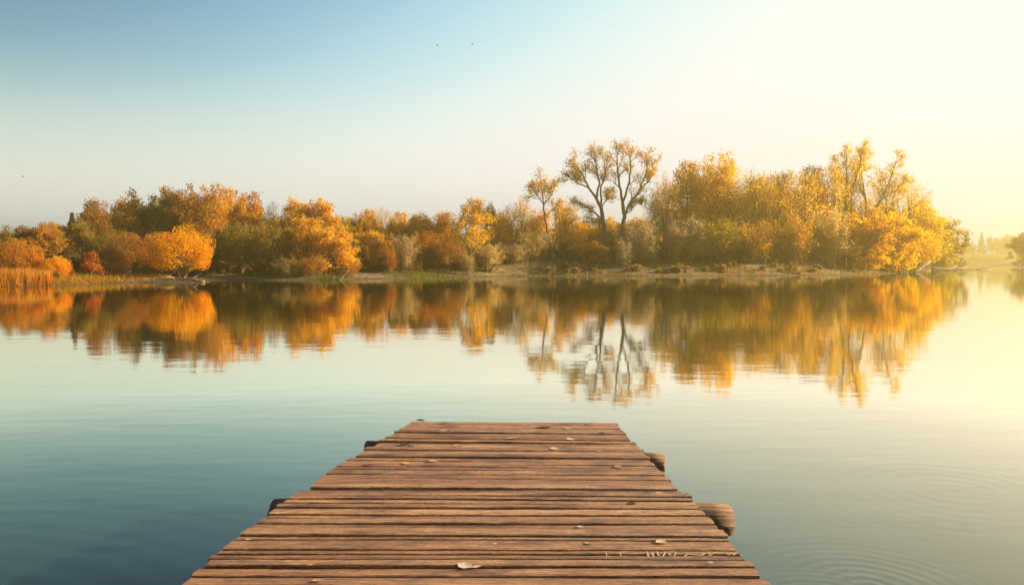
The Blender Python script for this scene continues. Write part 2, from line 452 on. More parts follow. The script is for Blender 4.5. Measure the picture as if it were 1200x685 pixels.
def v_lobed(seed, H=6, W=6.5, nl=44, per=260, leaf=.10):
    """round willow-like bush of upright plumes"""
    g = Grower(seed); r = g.rng; Cs = []
    for i in range(nl):
        u = (i + .5) / nl; el = math.asin(1 - u * 1.62); a = i * 2.39996 + r.uniform(-.25, .25)
        k = r.uniform(.78, 1.0)
        c = np.array([math.cos(el) * math.cos(a) * W * .40 * k, math.cos(el) * math.sin(a) * W * .40 * k, H * .50 + math.sin(el) * H * .40 * k])
        c[2] = max(c[2], H * .15)
        p0 = np.array([r.normal(0, .12), r.normal(0, .12), -.2])
        mid = p0 * .5 + c * .5 + np.array([-c[0] * .18, -c[1] * .18, .1 * H])
        g.mb.tube([p0, p0 * .75 + mid * .25 + [0, 0, .1], mid, c], [.05, .045, .03, .012], 4, cap=False)
        sr = r.uniform(.75, 1.2) * W * .115
        n = int(per * r.uniform(.8, 1.2))
        q = r.normal(size=(n, 3)); q /= np.linalg.norm(q, axis=1)[:, None]; q *= (r.random((n, 1)) ** .3)
        q[:, 2] *= 1.25; out = norm(c - np.array([0, 0, H * .35]))
        Cs.append(c + q * sr + out * (q[:, 2:3] * sr * .35))
    C = np.concatenate(Cs); C = C[C[:, 2] > .12]
    V, Fq = leaf_quads(r, C, leaf, .5)
    return finish(g, V, Fq)

def v_wisp(seed, H=5, W=6, stems=34, leaf=.085, per=6, arch=.5):
    """thicket of thin arching stems with few leaves"""
    g = Grower(seed); r = g.rng; T = []
    for i in range(stems):
        a = r.uniform(0, 6.283); b = abs(r.normal(0, .5)) * arch + .05
        p = np.array([r.normal(0, W * .13), r.normal(0, W * .10), -.2])
        L = H * r.uniform(.6, 1.05)
        pts = g.path(p, (math.cos(a) * b, math.sin(a) * b, 1), L, .07, .0, 6)
        g.mb.tube(pts, np.linspace(r.uniform(.018, .045), .008, 7), 3, cap=False)
        for j in range(13):
            t = r.uniform(.22, 1); k = min(int(t * 6), 5); q = pts[k] + (pts[k + 1] - pts[k]) * (t * 6 - k)
            d = norm(pts[k + 1] - pts[k]) + r.normal(0, .55, 3)
            pp = g.path(q, d, L * .26 * r.uniform(.5, 1.2), .12, .05, 3)
            g.mb.tube(pp, np.linspace(.012, .006, 4), 3, cap=False)
            T.extend([pp[1], pp[2], pp[3], pp[3]])
    T = np.array(T)
    C = np.repeat(T, per, 0) + r.normal(0, .16, (len(T) * per, 3)); C = C[C[:, 2] > .1]
    V, Fq = leaf_quads(r, C, leaf, .45)
    return finish(g, V, Fq, M_TWIG)

def v_conifer(seed, H=12, W=5, leaf=.2, n=9000):
    g = Grower(seed); r = g.rng
    g.mb.tube(g.path((0, 0, -.3), (0, 0, 1), H, .01, .1, 6), np.linspace(.2, .03, 7), 6, cap=False)
    z = 1 - r.random(n) ** .6; z = np.clip(z, 0.02, 1)
    tier = .75 + .25 * np.sin(z * 40 + r.normal(0, .6, n))
    rad = (1 - z) * W * .5 * np.sqrt(r.random(n)) * tier + .1; a = r.uniform(0, 6.283, n)
    C = np.stack([np.cos(a) * rad, np.sin(a) * rad, z * H * .95 + .4 - rad * .25], 1)
    V, Fq = leaf_quads(r, C, leaf, .5); return finish(g, V, Fq)

# three particular tall trees follow limbs read off the photograph: px polylines -> metres in the tree's own plane, bent in depth
def v_hero(seed, D, base, limbs, depth=.45, kids=(7, 5, 4), per=3, leaf=.105, sigma=.34, keep=.6, sub=3, ratio=.58, ang=40):
    g = Grower(seed); r = g.rng; k = D / F; g.rmin = .026
    starts = {}
    for li, (r0, pts, spawn) in enumerate(limbs):
        r0 *= .8
        q = np.array(pts, float); n = len(q)
        X = (q[:, 0] - base[0]) * k; Z = (base[1] - q[:, 1]) * k
        y0 = starts.get(tuple(pts[0]), 0.0); slope = r.normal(0, depth) if li else 0
        Y = y0 + slope * np.concatenate([[0], np.cumsum(np.hypot(np.diff(X), np.diff(Z)))]) * .6
        pp = np.stack([X, Y, Z], 1)
        for a, b in zip(pts, Y): starts.setdefault(tuple(a), b)
        # resample with a little wander
        tt = np.linspace(0, n - 1, (n - 1) * 3 + 1); ip = np.stack([np.interp(tt, range(n), pp[:, c]) for c in range(3)], 1)
        ip[1:-1] += r.normal(0, .05, (len(ip) - 2, 3))
        L = np.linalg.norm(np.diff(ip, axis=0), axis=1).sum()
        if spawn == 0:
            g.mb.tube(ip, np.linspace(r0, r0 * .62, len(ip)), 8, cap=False)
        else:
            sc = min(1.0, 4.3 / max(L, .1)) * spawn
            g.limb_pts(ip, r0, 0, sub, kids, ratio, ang, .13, .05, .25, .4, max(L * sc, 1.6))
    V, Fq = g.leaves(per, sigma, leaf, keep=keep)
    return finish(g, V, Fq)

print('building tree kinds')
LIB = {}
for i in range(4): LIB['broad%d' % i] = v_broad(100 + i, 11, 1.0)
for i in range(4): LIB['airy%d' % i] = v_airy(200 + i, 13, 13, .15, [.32, .26, .36, .30][i])
for i in range(3): LIB['thin%d' % i] = v_airy(300 + i, 14, 6, .12, [.30, .36, .40][i], .8, .022)
for i in range(3): LIB['lobed%d' % i] = v_lobed(400 + i)
for i in range(3): LIB['wisp%d' % i] = v_wisp(500 + i, 5, 6, [34, 40, 30][i], .085, [5, 8, 4][i], [.5, .35, .7][i])
for i in range(2): LIB['shrub%d' % i] = v_broad(600 + i, 5, .8, .11)
LIB['sapling'] = v_airy(700, 3.2, 7, .06, .22, .9)
LIB['conifer'] = v_conifer(800)

C = dict(champagne=(.62, .37, .09), orange=(.47, .215, .05), gold=(.60, .34, .075), yellow=(.66, .41, .07), bright=(.68, .34, .03), olive=(.26, .175, .045), dark=(.13, .095, .03),
         brown=(.33, .16, .05), rust=(.40, .165, .045), pale=(.52, .37, .15), tan=(.42, .30, .15), red=(.44, .15, .05), copper=(.45, .225, .055),
         greengold=(.38, .28, .06), ash=(.40, .31, .18))

def shoreD(px): return float(np.interp(px, [s[0] for s in SHORE[:9]] + [245] + [s[0] for s in SHORE[12:27]], [s[1] for s in SHORE[:9]] + [80] + [s[1] for s in SHORE[12:27]]))

def plant(name, cat, label, px, ytop, wpx, off, kind, col, group=None, D=None, flip=False, sub=('trunk', 'crown'), zsink=0.0):
    D = D if D is not None else shoreD(px) + off
    x = (px - 600) / F * D; z = gz(x, D) - zsink
    top = at_depth(px, ytop, D)[2]
    k = LIB[kind]; sz = (top - z) / k['h']; sx = wpx / F * D / k['w']
    if flip: sx = -sx
    e = empty(name, (x - k['cx'] * sx, D, z), 0, (sx, abs(sx), sz))
    obj(sub[0], k['trunk'], e); obj(sub[1], k['crown'], e, color=C[col] if isinstance(col, str) else col)
    tag(e, label, cat, group)
    return e

BUSH = ('stems', 'foliage')
G_FAR = 'tall trees standing behind the shore'
G_BUSH = 'bushes along the shore'
#PLANTS
def T(px, ytop, w, off, kind, col, label, name='autumn_tree', cat='tree', group=G_FAR, **k): return plant(name, cat, label, px, ytop, w, off, kind, col, group, **k)
def B(px, ytop, w, off, kind, col, label, name='bush', cat='bush', group=G_BUSH, **k): return plant(name, cat, label, px, ytop, w, off, kind, col, group, sub=BUSH, **k)

# --- left shore, back to front
T(6, 268, 44, 17, 'broad0', 'olive', 'olive tree at the left edge of the photo behind the orange round bush')
T(36, 266, 40, 17, 'broad1', 'brown', 'low brown tree rising just above the orange round bush')
T(62, 263, 42, 17, 'broad2', 'copper', 'copper tree behind the small yellow bush by the reeds', flip=True)
T(86, 252, 30, 19, 'conifer', 'dark', 'small dark pointed tree poking up left of the tall brown trees', name='conifer_tree')
T(92, 262, 46, 17, 'broad3', 'olive', 'olive tree behind the red sapling, below the dark pointed tree')
T(118, 235, 46, 21, 'airy0', 'brown', 'brown thin-topped tree, first of the tall ones from the left end')
T(148, 234, 44, 23, 'airy1', 'copper', 'copper-topped tall tree with sky showing through beside the first tall brown one')
T(176, 230, 52, 25, 'broad0', 'dark', 'dark green-black tree between copper and brown tall crowns', flip=True)
T(206, 222, 52, 23, 'broad1', 'brown', 'tall brown tree right above the bright yellow willow')
T(238, 218, 54, 21, 'airy2', 'copper', 'highest copper crown of the left wood, over the yellow willow')
T(262, 221, 40, 25, 'airy3', 'gold', 'narrow golden tree just right of the highest copper crown')
T(290, 228, 42, 19, 'broad2', 'copper', 'round-headed copper tree with dark right edge before the sky gap')
T(322, 237, 30, 21, 'thin0', 'dark', 'dark half-bare tree standing in the sky gap of the left wood')
T(346, 234, 46, 17, 'airy1', 'gold', 'golden tree just right of the dark half-bare one', flip=True)
T(376, 236, 46, 17, 'broad3', 'gold', 'broad golden tree above the orange shore tree')
T(404, 254, 40, 17, 'airy0', 'greengold', 'green-gold tree where the left wood steps down')
T(430, 246, 34, 17, 'airy3', 'gold', 'slim golden tree with twiggy spikes in the low middle of the wood')
T(452, 244, 30, 17, 'thin1', 'gold', 'thin golden tree with a pointed tip in the low middle of the wood')
T(478, 256, 44, 17, 'broad0', 'copper', 'low copper tree behind the rusty bush')
T(508, 254, 44, 17, 'airy2', 'orange', 'orange low tree left of the pale yellow poplar')
T(416, 250, 38, 22, 'airy2', 'copper', 'copper tree low beside the slim golden one with twiggy spikes')
T(466, 249, 40, 24, 'airy3', 'gold', 'soft golden tree behind the grey-green feathery bush')
T(494, 251, 40, 22, 'airy1', 'copper', 'soft copper tree above the rusty round bush')
T(527, 249, 40, 20, 'airy0', 'gold', 'soft golden tree close on the left of the pale yellow poplar')
# front row left
B(22, 281, 50, 5, 'lobed0', 'orange', 'round orange bush behind the reeds at the left end')
B(66, 301, 29, 3, 'lobed1', 'bright', 'small yellow-orange bush at the end of the reed bed')
B(80, 304, 10, 4, 'sapling', 'red', 'tiny reddish shrub tucked behind the small yellow-orange bush', name='shrub', cat='shrub')
T(107, 296, 19, 3, 'sapling', 'red', 'slim red sapling alone in the grass at the shore', name='sapling', group='saplings on the left shore')
B(128, 272, 42, 14, 'lobed2', 'olive', 'olive willow bush left of the two brown ones')
B(149, 273, 44, 9, 'lobed0', 'brown', 'brown willow bush between the olive one and the driftwood spit', flip=True)
B(176, 276, 42, 10, 'lobed1', 'rust', 'reddish brown willow bush touching the bright yellow willow')
T(213, 268, 68, 4.5, 'lobed2', 'bright', 'bright yellow round willow standing by the driftwood spit', name='willow_tree')
B(140, 304, 30, 5, 'wisp2', 'rust', 'twiggy rust shrub low under the brown willow bush', name='shrub', cat='shrub')
B(168, 303, 34, 5, 'wisp0', 'rust', 'twiggy rust shrub low under the reddish brown willow bush', name='shrub', cat='shrub')
T(262, 264, 46, 16, 'broad1', 'brown', 'shady brown tree just right of the bright yellow willow')
T(283, 262, 46, 8, 'lobed0', 'olive', 'olive willow over dark water right of the bright yellow willow', name='willow_tree')
T(316, 264, 54, 5, 'lobed1', 'olive', 'wide olive-brown willow close to the water, left of the orange shore tree', name='willow_tree', flip=True)
T(352, 256, 66, 6, 'airy0', 'gold', 'big orange-gold shore tree with leaning branches', flip=True)
T(390, 266, 56, 5, 'broad2', 'gold', 'leafy gold tree at the corner where a dead branch dips in the water', name='autumn_tree')
B(362, 298, 46, 2, 'wisp2', 'copper', 'small copper twiggy shrub under the big orange-gold shore tree', name='shrub', cat='shrub')
B(330, 302, 40, 2, 'wisp1', 'tan', 'grey-tan wispy shrub under the wide olive-brown willow', name='shrub', cat='shrub')
B(408, 306, 30, 2, 'wisp2', 'rust', 'brown twiggy shrub hanging over the corner of the shore', name='shrub', cat='shrub')
B(436, 272, 46, 12, 'broad3', 'gold', 'golden bush with a bushy top behind the green bank')
B(448, 288, 36, 7, 'wisp0', 'rust', 'low rusty twiggy bush at the left end of the green bank')
B(470, 276, 46, 9, 'wisp1', 'tan', 'grey-green feathery bush in the middle of the green bank')
B(500, 272, 46, 11, 'lobed0', 'rust', 'rusty round bush behind the green bank')
B(524, 282, 44, 8, 'lobed2', 'brown', 'dull brown round bush left of the pale yellow poplar')
T(552, 233, 48, 9, 'airy3', 'yellow', 'pale yellow poplar standing out above the low middle wood', name='poplar_tree')
T(574, 240, 26, 14, 'airy1', 'copper', 'copper tree peeking from behind the pale yellow poplar')
B(540, 296, 34, 3, 'wisp0', 'tan', 'grey wispy bush at the foot of the pale yellow poplar')
B(568, 286, 44, 5, 'wisp1', 'pale', 'pale straw-coloured bush right of the poplar trunk')
# middle
T(604, 238, 46, 14, 'thin0', 'gold', 'thin-leaved golden tree with dark leaf tips right of the poplar')
T(625, 246, 44, 22, 'airy2', 'gold', 'golden mid-height tree behind the slender tall one')
T(668, 243, 50, 26, 'airy0', 'gold', 'golden tree seen low between the slender tree and the great twin-limbed tree')
T(702, 258, 50, 28, 'broad0', 'gold', 'golden rounded tree low behind the great bare trunk')
T(748, 256, 54, 26, 'airy1', 'gold', 'golden tree low behind the forked pale tree', flip=True)
B(598, 286, 46, 6, 'wisp1', 'tan', 'tan wispy bush above the dark undercut bank')
B(628, 272, 50, 8, 'wisp2', 'pale', 'bleached leaning twiggy bush at the left end of the high bank', flip=True)
B(662, 268, 52, 10, 'wisp0', 'copper', 'copper twiggy bush between the slender tree and the great bare trunk')
B(690, 284, 40, 8, 'shrub0', 'gold', 'leafy golden shrub at the foot of the great bare trunk', name='shrub', cat='shrub')
B(746, 262, 52, 8, 'wisp1', 'ash', 'silvery grey feathery bush in front of the forked pale tree')
B(722, 280, 36, 5, 'wisp0', 'ash', 'ash-coloured bare bush right beside the great trunk')
T(586, 250, 40, 18, 'airy1', 'gold', 'golden tree low between the pale yellow poplar and the thin-leaved tree with dark tips')
T(618, 231, 44, 16, 'thin2', 'champagne', 'pale see-through tree just left of the slender tall one')
T(658, 236, 40, 18, 'thin0', 'champagne', 'pale see-through tree in the gap right of the slender tall one', flip=True)
T(762, 226, 44, 16, 'thin2', 'gold', 'airy golden tree touching the right limb of the forked pale tree', flip=True)
# right
T(776, 214, 46, 14, 'thin1', 'gold', 'thin golden tree with brown leaf tips right of the forked pale tree')
T(802, 190, 52, 16, 'airy3', 'gold', 'golden tree with a pale trunk, taller than its thin left neighbour')
T(832, 181, 58, 16, 'airy2', 'yellow', 'tallest yellow full-leaved tree right of the forked pale tree')
T(862, 196, 50, 18, 'thin0', 'yellow', 'see-through yellow tree beside the tallest yellow full-leaved one')
T(892, 208, 52, 16, 'airy0', 'greengold', 'denser green-gold tree in the middle of the glowing right wood')
T(920, 204, 52, 18, 'airy0', 'gold', 'golden tree just left of the hazy wide-crowned one')
T(948, 196, 58, 16, 'airy3', 'gold', 'full golden tree leaning on the left side of the tall hazy pair')
T(788, 203, 48, 20, 'thin2', 'champagne', 'pale airy tree between the thin golden tree and its taller pale-trunked neighbour')
T(817, 188, 50, 22, 'thin1', 'gold', 'airy tree close on the left of the tallest yellow full-leaved one', flip=True)
T(846, 190, 54, 12, 'thin2', 'champagne', 'pale feathery tree just right of the tallest yellow full-leaved one', flip=True)
T(877, 200, 56, 12, 'thin0', 'champagne', 'pale feathery tree rising over the golden brown loose bush', flip=True)
T(906, 203, 52, 12, 'thin2', 'yellow', 'yellow feathery tree in front of the denser green-gold one')
T(934, 200, 54, 12, 'thin1', 'champagne', 'pale airy tree just left of the full golden one')
T(968, 184, 54, 14, 'thin2', 'yellow', 'airy yellow tree filling the left side of the tall hazy pair', flip=True)
T(1000, 190, 56, 18, 'thin0', 'yellow', 'airy yellow tree behind and between the tall hazy pair')
T(1034, 196, 58, 14, 'thin1', 'yellow', 'airy yellow tree under the right arm of the tall hazy pair')
T(1056, 212, 62, 12, 'thin1', 'yellow', 'loose yellow tree on the falling right flank of the tall hazy pair', flip=True)
T(1078, 236, 54, 9, 'airy1', 'yellow', 'bright yellow tree near the right end of the wood')
T(1096, 256, 50, 12, 'broad3', 'greengold', 'low round green-gold tree at the right end of the wood')
B(782, 262, 46, 8, 'wisp0', 'tan', 'tan forked bush with dark stems on the bank')
B(800, 254, 58, 9, 'wisp1', 'ash', 'large grey feathery bush under the thin golden trees')
B(838, 258, 66, 9, 'lobed2', 'greengold', 'green-gold bush in the middle of the right bank')
B(880, 258, 66, 8, 'wisp2', 'gold', 'golden brown loose bush on the right bank beside the green-gold one')
B(918, 248, 64, 9, 'wisp0', 'gold', 'golden feathery bush on the right bank under the full golden tree')
B(962, 244, 62, 9, 'wisp1', 'pale', 'pale gold wispy bush under the tall hazy pair')
B(1004, 250, 62, 8, 'broad0', 'gold', 'broad gold bush at the feet of the tall hazy pair')
B(1042, 252, 60, 6, 'broad2', 'yellow', 'yellow bush in the glow near the end of the right bank')
B(1070, 268, 56, 3.5, 'lobed0', 'yellow', 'brightest yellow bush hanging over the end of the right bank')
B(1090, 282, 44, 4, 'broad1', 'greengold', 'green-gold bush last on the right bank over the fallen branches')
B(1108, 276, 36, 14, 'shrub1', 'olive', 'olive bush behind the tip of the right bank', D=190)

# --- tall trees with their own limbs
def hero(name, label, px, base_y, D, seed, limbs, col, ytop, **k):
    x = (px - 600) / F * D
    zb = at_depth(px, base_y, D)[2]
    kk = v_hero(seed, D, (px, base_y), limbs, **k)
    sz = (at_depth(px, ytop, D)[2] - zb) / kk['h']
    e = empty(name, (x, D, zb), 0, (1, 1, sz)); obj('trunk', kk['trunk'], e); obj('crown', kk['crown'], e, color=C[col]); tag(e, label, 'tree', G_FAR)
    return e
hero('cottonwood_tree', 'great half-bare tree with one dead arm pointing left, tallest trunk at the bank edge', 713, 306, 112, 11, [
    (.62, [(713, 306), (711, 280), (706, 256)], 0),
    (.40, [(706, 256), (704, 238), (699, 228)], 0),
    (.20, [(706, 256), (698, 247), (688, 239), (677, 233)], .25),
    (.24, [(699, 228), (688, 215), (681, 200), (672, 188)], .8),
    (.22, [(699, 228), (702, 210), (699, 192), (696, 178)], .8),
    (.20, [(704, 238), (704, 214), (709, 196), (707, 178)], .75),
    (.14, [(704, 238), (710, 231), (713, 224)], .4),
    (.15, [(688, 215), (676, 210), (668, 204)], .8),
    (.15, [(711, 280), (701, 262), (693, 255)], .35),
    ], 'champagne', 171)
hero('cottonwood_tree', 'pale tree forking into two upright limbs, its tips the highest against the sky', 728, 306, 114, 12, [
    (.46, [(728, 306), (728, 278), (731, 250), (729, 232)], 0),
    (.26, [(729, 232), (725, 212), (722, 192), (721, 174)], .75),
    (.22, [(729, 232), (736, 206), (738, 188), (736, 172)], .7),
    (.25, [(731, 250), (738, 232), (748, 218), (755, 200), (760, 176)], .7),
    (.16, [(748, 218), (759, 206), (766, 190)], .7),
    (.12, [(731, 250), (742, 238), (748, 232)], .5),
    ], 'champagne', 166)
hero('slender_tree', 'slender pale tree with a small loose crown, standing clear left of the great one', 648, 305, 106, 13, [
    (.26, [(648, 305), (646, 283), (641, 262), (638, 245)], 0),
    (.17, [(638, 245), (637, 228), (636, 214), (634, 202)], .85),
    (.11, [(637, 228), (630, 216), (627, 208)], .8),
    (.11, [(637, 228), (645, 216), (648, 208)], .8),
    (.10, [(638, 245), (647, 234), (653, 228)], .7),
    ], 'champagne', 197, keep=.42)
hero('cottonwood_tree', 'tall hazy tree of the glowing pair, with the straighter left trunk', 990, 306, 122, 14, [
    (.36, [(990, 306), (991, 280), (991, 256)], 0),
    (.26, [(991, 256), (990, 228), (991, 200), (990, 174)], .75),
    (.18, [(991, 256), (980, 230), (976, 206), (974, 190)], .7),
    (.16, [(990, 228), (999, 208), (1004, 186), (1004, 172)], .7),
    ], 'yellow', 166, keep=.9, per=3)
hero('cottonwood_tree', 'hazy wide-crowned tree of the glowing pair, reaching out to the right', 1014, 306, 124, 15, [
    (.36, [(1014, 306), (1015, 280), (1015, 256)], 0),
    (.24, [(1015, 256), (1017, 228), (1017, 200), (1019, 176)], .7),
    (.20, [(1015, 256), (1028, 232), (1036, 208), (1040, 186)], .7),
    (.16, [(1028, 232), (1046, 222), (1060, 212)], .7),
    (.15, [(1017, 228), (1008, 210), (1010, 192)], .7),
    ], 'yellow', 169, keep=.9, per=3)

# --- far shore beyond the channel
far = [(1132, 284, 16, 'broad0', 'dark', 'low hazy tree next to the end of the near wood, on the far shore'),
       (1149, 274, 14, 'conifer', 'dark', 'pointed hazy tree, the tallest on the far shore'),
       (1159, 277, 11, 'airy1', 'dark', 'narrow hazy tree touching the pointed one on the far shore'),
       (1168, 279, 16, 'broad1', 'greengold', 'round hazy tree in the dip of the far treeline'),
       (1179, 276, 18, 'broad2', 'dark', 'wide hazy tree above the tan reed bed on the far shore'),
       (1194, 277, 18, 'broad3', 'dark', 'hazy far tree half behind the dark bush at the right edge'),
       (1214, 276, 22, 'broad0', 'dark', 'hazy far tree at the right edge of the photo')]
for (px, yt, w, kd, c, lb) in far: plant('far_tree', 'tree', lb, px, yt, w, 0, kd, c, 'hazy trees on the far shore', D=560)
plant('bush', 'bush', 'dark bush at the right edge of the photo on the channel bank', 1198, 274, 34, 0, 'broad2', 'olive', G_BUSH, D=215, sub=BUSH)

# --- stuff: wood behind, undergrowth, reeds, grass
def merged_crowns(name, label, items, mat=M_LEAF, color=(.2, .12, .04), frac=.5, seed=1):
    r = np.random.default_rng(seed); Vs = []
    for (x, y, z, kind, sx, sz) in items:
        me = LIB[kind]['crown']; n = len(me.vertices); a = np.empty(n * 3, np.float32); me.vertices.foreach_get('co', a)
        a = a.reshape(-1, 4, 3); a = a[r.random(len(a)) < frac]; th = r.uniform(0, 6.28); c, s = math.cos(th), math.sin(th)
        b = a.copy(); b[..., 0] = a[..., 0] * c - a[..., 1] * s; b[..., 1] = a[..., 0] * s + a[..., 1] * c
        ctr = b.mean(1, keepdims=True); b = ctr * [sx, sx, sz] + (b - ctr) * max(sx, 1) * 1.15
        Vs.append((b + [x, y, z]).reshape(-1, 3))
    V = np.concatenate(Vs); o = obj(name, mesh_np(name, V, np.arange(len(V)).reshape(-1, 4), mat), color=color)
    tag(o, label, name.replace('_', ' '), None, 'stuff'); return o
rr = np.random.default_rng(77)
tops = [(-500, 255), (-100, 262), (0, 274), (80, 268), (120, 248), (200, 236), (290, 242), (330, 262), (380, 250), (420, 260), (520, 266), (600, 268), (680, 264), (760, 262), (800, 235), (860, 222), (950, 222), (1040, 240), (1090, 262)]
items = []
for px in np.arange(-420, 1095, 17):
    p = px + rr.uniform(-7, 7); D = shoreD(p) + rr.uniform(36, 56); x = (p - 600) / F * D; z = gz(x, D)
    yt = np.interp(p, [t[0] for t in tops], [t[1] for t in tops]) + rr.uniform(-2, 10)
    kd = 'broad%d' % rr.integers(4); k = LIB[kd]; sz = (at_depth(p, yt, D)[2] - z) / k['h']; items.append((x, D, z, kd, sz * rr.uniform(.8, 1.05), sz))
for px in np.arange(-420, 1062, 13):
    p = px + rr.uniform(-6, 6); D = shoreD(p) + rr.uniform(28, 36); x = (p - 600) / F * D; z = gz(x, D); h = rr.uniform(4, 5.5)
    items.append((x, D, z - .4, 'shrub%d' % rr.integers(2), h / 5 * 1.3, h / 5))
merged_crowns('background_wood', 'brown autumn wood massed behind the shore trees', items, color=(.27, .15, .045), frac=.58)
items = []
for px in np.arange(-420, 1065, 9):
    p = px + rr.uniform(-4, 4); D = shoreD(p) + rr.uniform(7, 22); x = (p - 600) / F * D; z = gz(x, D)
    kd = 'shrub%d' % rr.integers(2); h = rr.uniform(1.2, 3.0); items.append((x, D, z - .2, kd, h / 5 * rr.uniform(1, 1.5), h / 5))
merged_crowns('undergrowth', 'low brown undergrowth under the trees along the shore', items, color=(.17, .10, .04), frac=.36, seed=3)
items = []
for i in range(95):
    p = rr.uniform(560, 1068); D = shoreD(p) + rr.uniform(1.5, 11); x = (p - 600) / F * D; z = gz(x, D); h = rr.uniform(.3, 1.0)
    items.append((x, D, z - .12, 'wisp%d' % rr.integers(3), h / 5 * rr.uniform(1, 1.8), h / 5))
merged_crowns('bank_scrub', 'low dry scrub scattered over the high right bank', items, color=(.30, .20, .085), frac=.30, seed=6)
items = []
for i in range(150):
    p = rr.uniform(1122, 1230); D = rr.uniform(525, 585); x = (p - 600) / F * D
    items.append((x, D, .3, 'shrub%d' % rr.integers(2), rr.uniform(1, 1.6), rr.uniform(.85, 1.35)))
merged_crowns('reed_bed', 'tan reed bed along the far shore', items, color=(.42, .28, .13), frac=.12, seed=4)

def blades(name, label, pts, hmin, hmax, width, color, seed, lean=.18, cat=None):
    r = np.random.default_rng(seed); n = len(pts); pts = np.asarray(pts)
    a = r.uniform(0, 6.283, n); w = width * r.uniform(.6, 1.3, n); h = r.uniform(hmin, hmax, n)
    ux = np.stack([np.cos(a), np.sin(a), np.zeros(n)], 1) * w[:, None] * .5
    ln = r.normal(0, lean, (n, 3)) * h[:, None]; ln[:, 2] = h
    V = np.stack([pts - ux, pts + ux, pts + ux * .7 + ln * .6, pts + ln + [0, 0, 0], pts - ux * .7 + ln * .6], 1).reshape(-1, 3)
    o = obj(name, mesh_np(name, V, np.arange(n * 5).reshape(n, 5), M_LEAF), color=color)
    tag(o, label, cat or name.replace('_', ' '), None, 'stuff'); return o
def scatter(n, pxr, offr, seed, zmin=.03, thin=.05):
    r = np.random.default_rng(seed); p = r.uniform(*pxr, n); D = np.array([shoreD(q) for q in p]) + r.uniform(*offr, n)
    X = (p - 600) / F * D; Z = ground_z(X, D); k = (Z > zmin) & (bumpf(X * 2.3, D * 2.3) + r.normal(0, .25, n) > thin)
    return np.stack([X, D, Z - .03], 1)[k]
blades('reeds', 'straw-coloured reeds at the left end of the shore', scatter(9000, (-60, 60), (.3, 6), 21, thin=-.5), .7, 1.35, .05, (.50, .24, .06), 22, .12)
blades('shore_grass', 'low orange-tinted grass along the left shore', scatter(9000, (50, 200), (.2, 6), 23), .15, .55, .05, (.36, .20, .05), 24, .35)
blades('green_grass', 'green grass on the low bank in the middle of the shore', scatter(9000, (240, 545), (.3, 7), 25), .15, .5, .05, (.13, .13, .03), 26, .35)
blades('dry_grass', 'dry grass scattered on the high right bank', scatter(16000, (585, 1075), (1.0, 12), 27), .12, .55, .05, (.30, .21, .09), 28, .4)

# --- driftwood and fallen branches
def branch_thing(name, cat, label, polylines, mat=M_DRIFT, group=None):
    """polylines: (radius, [(px, D, z above water)])"""
    px0, D0, z0 = polylines[0][1][0]; base = np.array([(px0 - 600) / F * D0, D0, z0])
    mb = MB(); r = np.random.default_rng(len(label))
    for (rad, pts) in polylines:
        q = np.array([[(a - 600) / F * b, b, c] for a, b, c in pts]) - base
        t = np.linspace(0, len(q) - 1, (len(q) - 1) * 4 + 1); q = np.stack([np.interp(t, range(len(pts)), q[:, c]) for c in range(3)], 1)
        q[1:-1] += r.normal(0, rad * .3, (len(q) - 2, 3)); mb.tube(q, np.linspace(rad, rad * .35, len(q)), 6)
    o = obj(name, mb.mesh(name, mat), loc=tuple(base)); tag(o, label, cat, group); return o
branch_thing('driftwood', 'driftwood', 'long pale driftwood log on the spit under the bright yellow willow',
    [(.14, [(239, 72.6, .06), (225, 73, .28), (205, 73.5, .40), (180, 74, .30), (156, 75, .22)]), (.07, [(225, 73, .28), (231, 73.2, .7), (236, 73.3, .85)]), (.06, [(205, 73.5, .4), (196, 72.8, .55), (190, 72.5, .5)])])
branch_thing('fallen_branch', 'branch', 'dead branch dipping into the water at the corner of the shore',
    [(.06, [(412, 87, 1.6), (408, 84, .9), (402, 82, .3), (397, 80, -.15)]), (.03, [(408, 84, .9), (404, 82.5, 1.0), (399, 81.5, .8)])], M_BARK)
branch_thing('fallen_branch', 'branch', 'long dark branch lying on the channel water, right of the glowing bush',
    [(.22, [(1092, 150, .5), (1118, 152, .12), (1142, 155, .05), (1160, 158, .55), (1186, 162, 1.1)]), (.10, [(1142, 155, .05), (1150, 157, -.1)]), (.1, [(1118, 152, .12), (1128, 152, .9), (1134, 152, 1.1)])], M_BARK)
branch_thing('fallen_branch', 'branch', 'tangle of pale broken branches at the tip of the right bank',
    [(.18, [(1090, 137, 1.7), (1082, 133, .9), (1072, 129, .05)]), (.12, [(1084, 134, 1.2), (1092, 133, .6), (1104, 133, .1)]), (.10, [(1082, 133, .9), (1078, 131, 1.5), (1074, 130, 1.7)]), (.1, [(1090, 136, .8), (1100, 137, .5), (1116, 139, .3), (1128, 141, -.1)])])
branch_thing('fallen_branch', 'branch', 'grey fallen limb lying on the bank below the great bare trunk',
    [(.15, [(672, 104, 1.75), (680, 103, 1.45), (690, 102.5, 1.1), (700, 102, .75)]), (.08, [(690, 102.5, 1.1), (697, 102, 1.5), (704, 102, 1.6)]), (.08, [(680, 103, 1.45), (676, 102, 1.1), (668, 101.5, .9)])])

